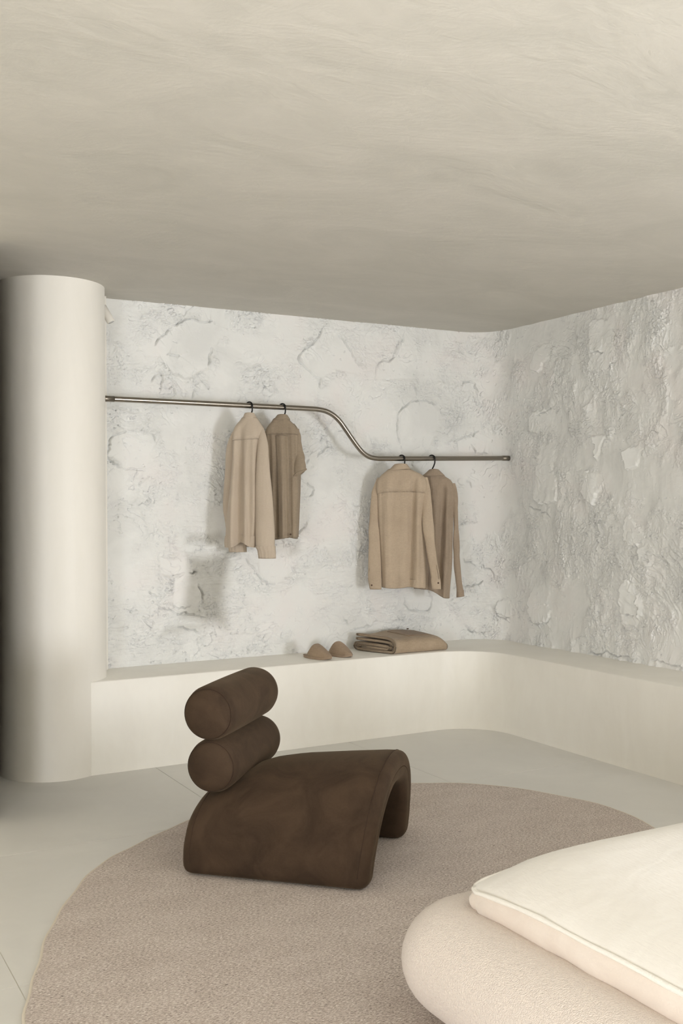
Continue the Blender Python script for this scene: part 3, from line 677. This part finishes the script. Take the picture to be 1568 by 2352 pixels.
# ---- shirts on hangers. local frame of each: x along the shoulders, y towards the wall, z up, origin on the rail axis
def darker(mat):
    n = mat.name + '_stitching'
    if n in D.materials: return D.materials[n]
    m = mat.copy(); m.name = n
    for nd in m.node_tree.nodes:
        if nd.type == 'VALTORGB':
            for e in nd.color_ramp.elements: e.color = tuple(c * .62 for c in e.color[:3]) + (1,)
    return m
class Shirt:
    def __init__(s, name, px, k, u, yaw, mat, label, rows, front=.062, back=.05, sq=2.6, folds=(), group='shirts hung on the steel rail'):
        s.px0, s.py0 = px; s.k = k; s.mat = mat; s.folds = folds; s.sq = sq; s.dark = darker(mat)
        z = rail_z(u); s.root = empty(name, (u, VRL, z), math.radians(yaw), label=label, cat='shirt', group=group)
        # rows: (py, xl, xr, depth scale)
        Rw = [((r[1] - s.px0) * s.k, (r[2] - s.px0) * s.k, -(r[0] - s.py0) * s.k, r[3]) for r in rows]
        s.R = catmull([(a, b, c, d) for a, b, c, d in Rw], 6); s.front, s.back = front, back
        s.zt, s.zb = s.R[0][2], s.R[-1][2]
    def pt(s, t, a, off=0):                       # t along rows 0..1, a angle: -pi/2 = middle of the back
        f = t * (len(s.R) - 1); i = min(int(f), len(s.R) - 2); w = f - i; r = s.R[i] * (1 - w) + s.R[i + 1] * w
        xl, xr, z, d = r; hw = (xr - xl) / 2; cx = (xl + xr) / 2; ca, sa = math.cos(a), math.sin(a); e = 2 / s.sq
        x = cx + (hw + off) * math.copysign(abs(ca) ** e, ca); dep = (s.front if sa > 0 else s.back) * d + off
        y = dep * math.copysign(abs(sa) ** (e * 1.15), sa)
        low = sst(.12, .75, t)
        for (fx, amp, wd, sl) in s.folds:          # soft vertical folds on the back
            if sa < 0: y += 1.7 * amp * low * math.exp(-(((x - fx - sl * (t - .5)) / wd) ** 2)) * abs(sa) ** .5
        y += (.004 * math.sin(x * 95 + t * 3) + .003 * math.sin(x * 210 - t * 5)) * low * abs(sa)
        zz = z
        return (x, y, zz)
    def tz(s, py):                                 # row parameter at a given height
        z = -(py - s.py0) * s.k; return float(np.interp(-z, -s.R[:, 2], np.linspace(0, 1, len(s.R))))
    def body(s, hem=None, nz=46, na=72):
        V = []
        for i in range(nz):
            t = i / (nz - 1)
            for j in range(na):
                a = 2 * PI * j / na; x, y, z = s.pt(t, a)
                if hem: z += hem(x, a) * sst(.8, 1, t)
                V.append((x, y, z))
        # turned-in hem
        for dz, sc in ((.002, .985), (.05, .97)):
            for j in range(na):
                a = 2 * PI * j / na; x, y, z = s.pt(1, a); xc = (s.R[-1][0] + s.R[-1][1]) / 2
                if hem: z += hem(x, a)
                V.append((xc + (x - xc) * sc, y * (sc - .04), z + dz))
        s.bodyo = mesh('body', V, grid_faces(nz + 2, na), s.mat, s.root); return s.bodyo
    def panel(s, name, t0, t1, a0, a1, off, mat=None, curve=None, parent=None, nt=14, na=30, thick=.0012):
        V = []
        for i in range(nt):
            for j in range(na):
                w = j / (na - 1); a = a0 + (a1 - a0) * w; te = t1 + (curve(w) if curve else 0)
                V.append(s.pt(t0 + (te - t0) * i / (nt - 1), a, off))
        o = mesh(name, V, grid_faces(nt, na, False), mat or s.mat, parent or s.root)
        m = o.modifiers.new('thick', 'SOLIDIFY'); m.thickness = thick; m.offset = 1 if False else -1; return o
    def seam(s, t1, a0, a1, curve=None, r=.0012):
        P = []
        for k in range(31):
            w = k / 30; P.append(s.pt(t1 + (curve(w) if curve else 0), a0 + (a1 - a0) * w, .0022))
        return tube('yoke_seam', P, r, s.dark, s.root, 6)
    def line(s, name, pts, r=.0011, parent=None, mat=None):
        return tube(name, [s.pt(t, a, .0015) for t, a in pts], r, mat or s.mat, parent or s.root, 6)
    def P(s, px, py, y): return ((px - s.px0) * s.k, y, -(py - s.py0) * s.k)
    def sleeve(s, rows, cuff=None, label=None, wr=.006, flat=.62, tilt=0):
        # rows: (py, x left px, x right px, y centre)
        C = catmull([(*s.P((a + b) / 2, py, y), (b - a) / 2 * s.k) for py, a, b, y in rows], 7)
        V = []; na = 28; n = len(C)
        for i in range(n):
            c = C[i]; t = i / (n - 1)
            for j in range(na):
                a = 2 * PI * j / na; ca, sa = math.cos(a), math.sin(a)
                cre = wr * (math.sin(t * 23 + ca * 3) * .5 + math.sin(t * 41 - sa * 4) * .3) * math.sin(PI * min(t * 1.3, 1)) * .5
                V.append((c[0] + (c[3] + cre) * ca, c[1] + max(c[3] * flat + cre, .008) * sa, c[2] + tilt * sst(.7, 1, t) * ca))
        for sc, dz in ((.93, .001), (.86, .04)):
            c = C[-1]
            for j in range(na):
                a = 2 * PI * j / na; V.append((c[0] + c[3] * sc * math.cos(a), c[1] + c[3] * flat * sc * math.sin(a), c[2] + dz + tilt * math.cos(a)))
        o = mesh('sleeve', V, grid_faces(n + 2, na), s.mat, s.root)
        if cuff:
            py0, py1, gather = cuff; zc0, zc1 = -(py0 - s.py0) * s.k, -(py1 - s.py0) * s.k; V = []; nz = 8; na2 = 56
            for i in range(nz):
                z = zc0 + (zc1 - zc0) * i / (nz - 1); c = [np.interp(-z, -C[:, 2], C[:, q]) for q in range(4)]
                bul = .0022 + .0012 * math.sin(PI * i / (nz - 1))
                for j in range(na2):
                    a = 2 * PI * j / na2; g = gather * math.sin(a * 14) * .5
                    V.append((c[0] + (c[3] + bul + g) * math.cos(a), c[1] + (c[3] * flat + bul + g) * math.sin(a), z))
            for j in range(na2):
                a = 2 * PI * j / na2; V.append((c[0] + (c[3] - .004) * math.cos(a), c[1] + (c[3] * flat - .004) * math.sin(a), z + .003))
            mesh('cuff', V, grid_faces(nz + 1, na2), s.mat, o)
        return o
    def button(s, parent, px, py, y):
        c = s.P(px, py, y); V = []; prof = [(0, -.0012), (.0035, -.0012), (.0042, -.0022), (.0052, -.0018), (.0056, 0), (.005, .002)]
        for r, yy in prof:
            for k in range(14): a = 2 * PI * k / 14; V.append((c[0] + r * math.cos(a), c[1] + yy, c[2] + r * math.sin(a)))
        mesh('button', V, grid_faces(len(prof), 14), M['button'], parent)
    def collar(s, top, base, stand, flare=0, dep=.03, leaf=.045):
        """folded collar: stand rising to the fold, then a leaf falling outside it, lower at the back sides"""
        (ty, tl, tr), (by_l, by_r, bl, br) = top, base
        zt = -(ty - s.py0) * s.k; V = []; na = 44; X = lambda p: (p - s.px0) * s.k
        # (height 0 base .. 1 fold, radial scale)
        prof = [(-.12, 1.06), (-.05, 1.10), (.25, 1.06), (.6, 1.02), (.88, .985), (.98, .95), (1.0, .90), (.97, .85), (.8, .83), (.3, .84), (-.2, .86)]
        for w, sc in prof:
            for j in range(na):
                a = 2 * PI * j / na; ca, sa = math.cos(a), math.sin(a)
                zl, zr = -(by_l - s.py0) * s.k, -(by_r - s.py0) * s.k; zb = zl + (zr - zl) * (ca + 1) / 2
                zb -= (.008 * max(sa, 0) + .006 * abs(ca) ** 3) * (sc > .9)
                q = max(w, 0); cb, hb = (X(bl) + X(br)) / 2, (X(br) - X(bl)) / 2 + flare; ct, ht = (X(tl) + X(tr)) / 2, (X(tr) - X(tl)) / 2
                x = (cb + hb * ca * sc) * (1 - q) + (ct + ht * ca * sc) * q
                z1 = zt - .013 * max(sa, 0) - .003 * ca * ca
                V.append((x, dep * sa * sc * (1 - .15 * q), zb + (z1 - zb) * w))
        o = mesh('collar', V, grid_faces(len(prof), na), s.mat, s.root); return o
def hanger(sh, u, label, half, drop, xoff=0):
    """black hanger: hook over the rail (in the plane across the rail), neck, and shoulder bar inside the shirt"""
    z = rail_z(u); r = RR + .0058
    t = empty('clothes_hanger', (u, VRL, z), 0, label=label, cat='hanger', group='black hangers on the steel rail')
    P = [(.5 * r * math.cos(a) , r * math.cos(a) * -1, r * math.sin(a)) for a in [math.radians(d) for d in range(205, -1, -15)]]
    P = P + []                                   # from behind the rail, over the top, to the front
    P += [(.5 * r, -r, -.012), (.5 * r, -r * .9, -.03), (.008, -r * .5, -.05), (.005, 0, -.066), (.003, 0, -.082)]
    tube('hook', P, .0044, M['black'], t, 10)
    yaw = sh.root.rotation_euler.z; c, s_ = math.cos(yaw), math.sin(yaw)
    B = []
    for q in np.linspace(-1, 1, 21):
        x = half * q + xoff * (1 - abs(q)); B.append((x * c, x * s_ + 0, -.082 - drop * (abs(q) ** 1.35) ))
    tube('shoulder_bar', B, [.0045] * 21, M['black'], t, 8)
    return t

# 1: pale bomber-style shirt, gathered cuffs and ribbed hem, turned so that the right sleeve shows broad
s1 = Shirt('shirt', (572, 931), .00257, 2.506, -30, M['shirt1'], 'pale sand long-sleeved overshirt with gathered cuffs, first from the column',
    [(957, 557, 588, .55), (966, 551, 594, .7), (975, 543, 600, .8), (986, 537, 606, .9), (1002, 534.5, 606, 1), (1050, 533, 605, 1.05), (1110, 528, 602, 1.15), (1180, 520, 597, 1.25), (1240, 515.5, 590, 1.25), (1254, 516.5, 588, 1.2)],
    .05, .045, 2.5, [(-.05, .016, .022, -.03), (-.012, -.014, .014, -.02), (-.10, -.012, .02, 0), (.022, -.012, .016, .03)])
s1.body(hem=lambda x, a: .030 * math.exp(-((x + .045) / .035) ** 2) * (math.sin(a) < 0))
s1.panel('yoke', .03, s1.tz(1007), -PI * .93, -PI * .07, .0016, curve=lambda w: .012 * (1 - w))
s1.seam(s1.tz(1007), -PI * .93, -PI * .07, lambda w: .012 * (1 - w))
s1.collar((947, 561, 584), (962, 958.5, 556, 588.5), 0)
V = []; nz = 6; na = 96                            # ribbed hem band
hb0 = s1.tz(1229); hb1 = 1 - hb0
for i in range(nz):
    for j in range(na):
        a = 2 * PI * j / na; x, y, z = s1.pt(hb0 + hb1 * i / (nz - 1), a, .0035 + .0022 * math.sin(j * PI / 3) * (i > 0))
        z += .030 * math.exp(-((x + .045) / .035) ** 2) * (math.sin(a) < 0) * sst(.8, 1, hb0 + hb1 * i / (nz - 1)); V.append((x, y, z - .003 * (i == nz - 1)))
mesh('hem_band', V, grid_faces(nz, na), s1.mat, s1.root)
s1.sleeve([(984, 594, 606, -.012), (1010, 594, 614, -.035), (1050, 590.5, 618.5, -.05), (1090, 588.5, 621.5, -.055), (1196, 587, 630, -.06), (1249, 588, 631, -.06), (1262, 593, 631, -.06), (1279, 595, 632, -.06)], (1252, 1280, .003), flat=.6, wr=.004)
s1.sleeve([(990, 533, 545, .01), (1020, 520, 545, .02), (1080, 514, 540, .03), (1148, 509, 537, .04), (1196, 512, 544, .05), (1240, 519, 558, .055), (1254, 521, 560, .055), (1267, 523, 561, .055)], (1244, 1267, .003), flat=.55)
# 2: short-sleeved linen shirt with a box pleat
s2 = Shirt('shirt', (648, 936), .00261, 2.722, -40, M['shirt2'], 'olive tan short-sleeved shirt with a box pleat, second from the column',
    [(961, 629, 661, .55), (969, 624, 668, .7), (977, 617, 676, .85), (988, 610.5, 683, .95), (1002, 607, 686, 1), (1060, 609, 688, 1.05), (1120, 613, 687, 1.1), (1180, 618, 684, 1.1), (1237, 622, 681, 1.1)],
    .06, .04, 3.6, [(.005, -.012, .012, .02), (-.03, .010, .014, 0), (.035, .008, .018, 0)])
s2.body(hem=lambda x, a: .006 * math.sin(x * 40))
s2.panel('yoke', .03, s2.tz(1001), -PI * .94, -PI * .06, .0016, curve=lambda w: -.012 * math.sin(PI * w))
s2.panel('box_pleat', s2.tz(1001), .995, -PI * .53, -PI * .43, .003, curve=None, na=10, nt=30)
s2.seam(s2.tz(1001), -PI * .94, -PI * .06, lambda w: -.012 * math.sin(PI * w))
s2.collar((952, 636, 660), (965, 961, 628, 663), 0, .004)
sl = s2.sleeve([(986, 674, 687, .0), (1000, 675, 690, .0), (1033, 675, 696, -.005), (1060, 674, 702, -.01), (1080, 673, 704, -.012), (1092, 676, 701, -.012)], None, flat=.8, tilt=.022, wr=.008)
V = []; c = s2.P(688.5, 1083, -.012)               # rolled sleeve hem
ring = [(c[0] + .041 * math.cos(2 * PI * k / 28), c[1] + .033 * math.sin(2 * PI * k / 28), c[2] - .012 + .022 * math.cos(2 * PI * k / 28) + .004 * math.sin(6 * PI * k / 28)) for k in range(28)]
tube('rolled_hem', ring, .0045, s2.mat, sl, 8, False, True)
s2.sleeve([(988, 607, 620, .01), (1010, 604, 624, .02), (1050, 604, 628, .03), (1090, 605, 630, .035)], None, flat=.7)
s2.line('placket', [(t, .35) for t in np.linspace(.2, .99, 20)], .003)
s2.button(s2.bodyo, 670, 1227, -.046)
# 3: warm tan shirt, front one of the lower pair
s3 = Shirt('shirt', (922, 1052.5), .00278, 3.565, -33, M['shirt3'], 'warm tan long-sleeved shirt with dark cuff buttons hanging on the lower rail', 
    [(1076, 893, 940, .6), (1083, 885, 954, .75), (1090, 876, 968, .85), (1099, 869, 976, .95), (1112, 864, 979, 1), (1145, 866, 978, 1.05), (1200, 868, 973, 1.1), (1270, 872, 976, 1.15), (1330, 874, 977, 1.15), (1348.5, 875, 976.5, 1.15)],
    .055, .045, 2.9, [(.07, .018, .02, -.06), (.115, -.010, .02, -.04), (-.04, .006, .02, 0), (-.09, -.006, .02, 0)])
s3.body(hem=lambda x, a: .004 * math.sin(x * 30))
s3.panel('yoke', .03, s3.tz(1134), -PI * .93, -PI * .07, .0016, curve=lambda w: -.015 * math.sin(PI * w))
s3.seam(s3.tz(1134), -PI * .93, -PI * .07, lambda w: -.015 * math.sin(PI * w))
s3.collar((1064, 905, 935), (1079, 1073.5, 892, 940), 0, 0, .04)
L3 = s3.sleeve([(1096, 866, 878, .0), (1120, 856, 872, .004), (1145, 851, 870, .0), (1200, 847, 868, -.012), (1242, 845.5, 872, -.02), (1300, 844.5, 874, -.026), (1322, 844, 874.5, -.028), (1351, 849, 873.5, -.028)], (1326, 1352, .0004), flat=.45)
R3 = s3.sleeve([(1096, 968, 981, .0), (1112, 969, 985, -.005), (1150, 968, 990, -.02), (1194, 968, 993.5, -.035), (1242, 974, 996.5, -.05), (1290, 982, 1002, -.06), (1322, 987, 1007, -.065), (1350, 990, 1009, -.065)], (1326, 1351, .0004), flat=.5)
s3.button(L3, 852.5, 1342, -.028 - .0185); s3.button(R3, 1003.5, 1336, -.065 - .0165)
tube('cuff_slit', [s3.P(847.5, y, -.028 - .010) for y in range(1304, 1350, 5)], .0013, s3.dark, L3, 6)
tube('cuff_slit', [s3.P(1000 + (y - 1296) * .17, y, -.064 - .013) for y in range(1296, 1330, 4)], .0013, s3.dark, R3, 6)
# 4: taupe linen shirt behind it
s4 = Shirt('shirt', (991, 1051), .00283, 3.796, -35, M['shirt4'], 'crumpled taupe linen shirt with a curved hem, nearest the room corner',
    [(1087, 973, 1015, .6), (1094, 966, 1024, .75), (1101, 960, 1034, .9), (1112, 956, 1040, 1), (1130, 955, 1043, 1), (1180, 956, 1040, 1.05), (1240, 956, 1038, 1.1), (1300, 955, 1036, 1.15), (1340, 954, 1032, 1.15), (1362, 954, 1030, 1.1)],
    .045, .042, 2.7, [(.07, .016, .022, -.09), (.02, -.01, .02, .0), (-.03, .008, .02, 0), (.1, -.012, .018, -.06)])
s4.body(hem=lambda x, a: (.028 * math.exp(-((x + .03) / .06) ** 2) + .03 * math.exp(-((x + .11) / .05) ** 2) - .026 * sst(.0, .1, x)))
s4.collar((1075, 985, 1007), (1090, 1087.5, 971, 1017), 0, .004, .04)
s4.line('back_seam', [(t, -PI * .545) for t in np.linspace(.06, .97, 30)], .0013)
s4.sleeve([(1108, 1032, 1044, .0), (1126, 1035, 1049, .0), (1160, 1037, 1050, .0), (1194, 1040, 1051, .0), (1250, 1039.5, 1053, .0), (1291, 1039.5, 1055, .0), (1330, 1044, 1058, .0), (1350, 1046, 1061, .0), (1368, 1045.5, 1064, .0)], None, flat=.6, wr=.008, tilt=.004)
s4.sleeve([(1110, 952, 964, .01), (1140, 948, 962, .02), (1200, 946, 964, .03), (1300, 946, 966, .03), (1350, 948, 966, .03)], None, flat=.6)
hanger(s1, 2.506, 'black hanger hook over the rail holding the pale sand overshirt', .06, .055)
hanger(s2, 2.722, 'black hanger hook over the rail holding the olive tan short-sleeved shirt', .07, .03)
hanger(s3, 3.565, 'black hanger hook over the lower rail holding the warm tan shirt', .11, .02)
hanger(s4, 3.796, 'black hanger hook over the lower rail holding the taupe linen shirt', .035, .05)

# ---- slippers on the bench
def slipper(loc, rz, label):
    t = empty('slipper', loc, rz, label=label, cat='slipper', group='pair of slippers on the bench')
    L = .25; no = 40
    def outline(w):                                # w 0 heel .. 1 toe -> half width
        return .046 * (math.sin(PI * min(max(w, 0), 1) ** .9) ** .55) * (1 + .12 * w)
    lift = lambda w: .010 * max(0, (w - .72) / .28) ** 2
    ws = [.5 - .5 * math.cos(PI * k / 20) for k in range(21)]
    top = [(-L / 2 + L * w, outline(w)) for w in ws]; ring = [(x, y) for x, y in top] + [(x, -y) for x, y in top[-2:0:-1]]
    V = []; zs = [(.0, .96), (.003, 1.0), (.010, 1.0), (.013, .97), (.0125, .90)]
    for z, sc in zs:
        for x, y in ring: V.append((x * sc, y * sc, z + lift((x + L / 2) / L)))
    nn = len(ring); F = grid_faces(len(zs), nn); F.append(tuple(range(nn))[::-1]); F.append(tuple((len(zs) - 1) * nn + k for k in range(nn)))
    mesh('sole', V, F, M['sole'], t)
    V = []; nw = 24; na = 21                       # upper: vaulted over the front, open at the back
    for i in range(nw):
        w = .30 + .69 * i / (nw - 1); x = -L / 2 + L * w; hw = outline(w) * 1.0
        hh = .074 * (1 - max(0, (w - .36) / .64) ** 1.35) ** .9 * (1 - .25 * max(0, (.36 - w) / .06)) + .004
        for j in range(na):
            a = PI * j / (na - 1); back = -.055 * math.sin(a) ** 2 * 0
            sl = .030 * (math.sin(a) ** 1.5) * (1 - (w - .3) / .7) ** 2
            V.append((x + sl, hw * math.copysign(abs(math.cos(a)) ** .75, math.cos(a)), .011 + lift(w) + hh * math.sin(a) ** .8))
    o = mesh('upper', V, grid_faces(nw, na, False), M['slipper'], t)
    m = o.modifiers.new('thick', 'SOLIDIFY'); m.thickness = .005; m.offset = -1
    tube('edge_piping', [(x, y, .012 + lift((x + L / 2) / L)) for x, y in ring], .0028, M['sole'], t, 6, False, True)
slipper((2.925, 5.548, ZB), math.radians(-78), 'taupe felt slipper nearer the column, overlapping its pair on the bench')
slipper((3.088, 5.575, ZB), math.radians(-82), 'taupe felt slipper nearer the folded blanket on the bench')

# ---- folded blanket on the bench: one long sheet folded over itself
bl = empty('blanket', (3.40, 5.437, ZB), 0, label='folded tan wool blanket lying on the bench under the lower shirts', cat='blanket')
prof = [(.285, .104), (.2, .101), (.1, .099), (.04, .094), (.008, .08), (.0, .055), (.004, .028), (.02, .011), (.06, .009), (.16, .009), (.26, .010), (.297, .02), (.30, .04), (.28, .052), (.2, .050), (.1, .048),
        (.058, .044), (.048, .036), (.058, .028), (.1, .0275), (.2, .0285), (.255, .030)]
prof2 = [(.29, .078), (.22, .076), (.12, .074), (.055, .071), (.03, .064), (.026, .052)]
def sheet(name, prof, th, mat, x0, x1, parent, nx=26):
    C = catmull([(a, b, 0) for a, b in prof], 5)[:, :2]; T = np.gradient(C, axis=0); T /= np.linalg.norm(T, axis=1)[:, None] + 1e-9
    N = np.stack([-T[:, 1], T[:, 0]], -1); nC = len(C)
    loop = [C[i] + N[i] * th / 2 for i in range(nC)] + [C[-1] + T[-1] * th * .4] + [C[i] - N[i] * th / 2 for i in range(nC - 1, -1, -1)] + [C[0] - T[0] * th * .4]
    V = []; m = len(loop)
    xs = [x0 + .006] + [x0 + (x1 - x0) * (k / nx) for k in range(nx + 1)] + [x1 - .004]
    for q, x in enumerate(xs):
        w = (x - x0) / (x1 - x0); sq = 1 - .10 * w - .42 * max(0, (w - .80) / .20) ** 2.4; sh = .004 * math.sin(w * 5) + .006 * max(0, w - .3)
        cen = np.mean(loop, axis=0); sc = .985 if q in (0, len(xs) - 1) else 1
        for p in loop:
            bulge = 1 + .10 * math.exp(-((w - .55) / .25) ** 2) * (p[0] / .3) - .09 * math.exp(-((w - .22) / .14) ** 2) * (p[1] > .05)
            V.append((x - .36 * p[0] * (1 - w), p[0], max(p[1] * sq * bulge, .0008)))
    F = grid_faces(len(xs), m); F.append(tuple(range(m))); F.append(tuple((len(xs) - 1) * m + k for k in range(m))[::-1])
    return mesh(name, V, F, mat, parent)
sheet('outer_fold', prof, .0165, M['blanket'], 0, .395, bl)
sheet('inner_fold', prof2, .0165, M['blanket'], .004, .37, bl)
V = []; nxp, nyp = 14, 8                           # thin panel, shading of the top fold put into its colour
for i in range(nxp):
    for j in range(nyp):
        w = .38 + .42 * i / (nxp - 1) + .02 * j / nyp; p1 = .05 + .20 * j / (nyp - 1); zt = np.interp(p1, [.04, .1, .2, .285], [.094, .099, .101, .104]) + .0083
        sq = 1 - .10 * w - .42 * max(0, (w - .80) / .20) ** 2.4; bulge = 1 + .10 * math.exp(-((w - .55) / .25) ** 2) * (p1 / .3) - .09 * math.exp(-((w - .22) / .14) ** 2)
        V.append((w * .395 - .36 * p1 * (1 - w), p1, zt * sq * bulge + .0022))
o = mesh('shade_panel', V, grid_faces(nxp, nyp, False), M['blanket_shade'], bl); m = o.modifiers.new('thick', 'SOLIDIFY'); m.thickness = .002; m.offset = 0
bm = bmesh.new(); box(bm, .262, .276, .262, .266, .114, .1215, .0005); bm_obj('care_tag', bm, M['button'], bl)

# ---- small spotlight beside the column
sp = empty('spotlight', (1.640, 5.72, 2.53), 0, label='small white cylinder spotlight on the wall beside the column', cat='lamp')
a0 = np.array([.018, -.03, -.005]); a1 = np.array([.062, -.05, -.092]); d = (a1 - a0) / np.linalg.norm(a1 - a0)
tube('lamp_head', [a0, a0 + d * .002, a1 - d * .002, a1], [.020, .0225, .0225, .0215], M['white'], sp, 28)
tube('lens', [a1 - d * .001, a1 + d * .0008], .018, M['lens'], sp, 24)
tube('arm', [a0 + d * .03, a0 + d * .03 + np.array([-.02, .04, 0]), (-.01, .085, -.02)], .007, M['white'], sp, 10)
tube('mounting_plate', [(-.01, .078, -.02), (-.01, .094, -.02)], .03, M['white'], sp, 24)
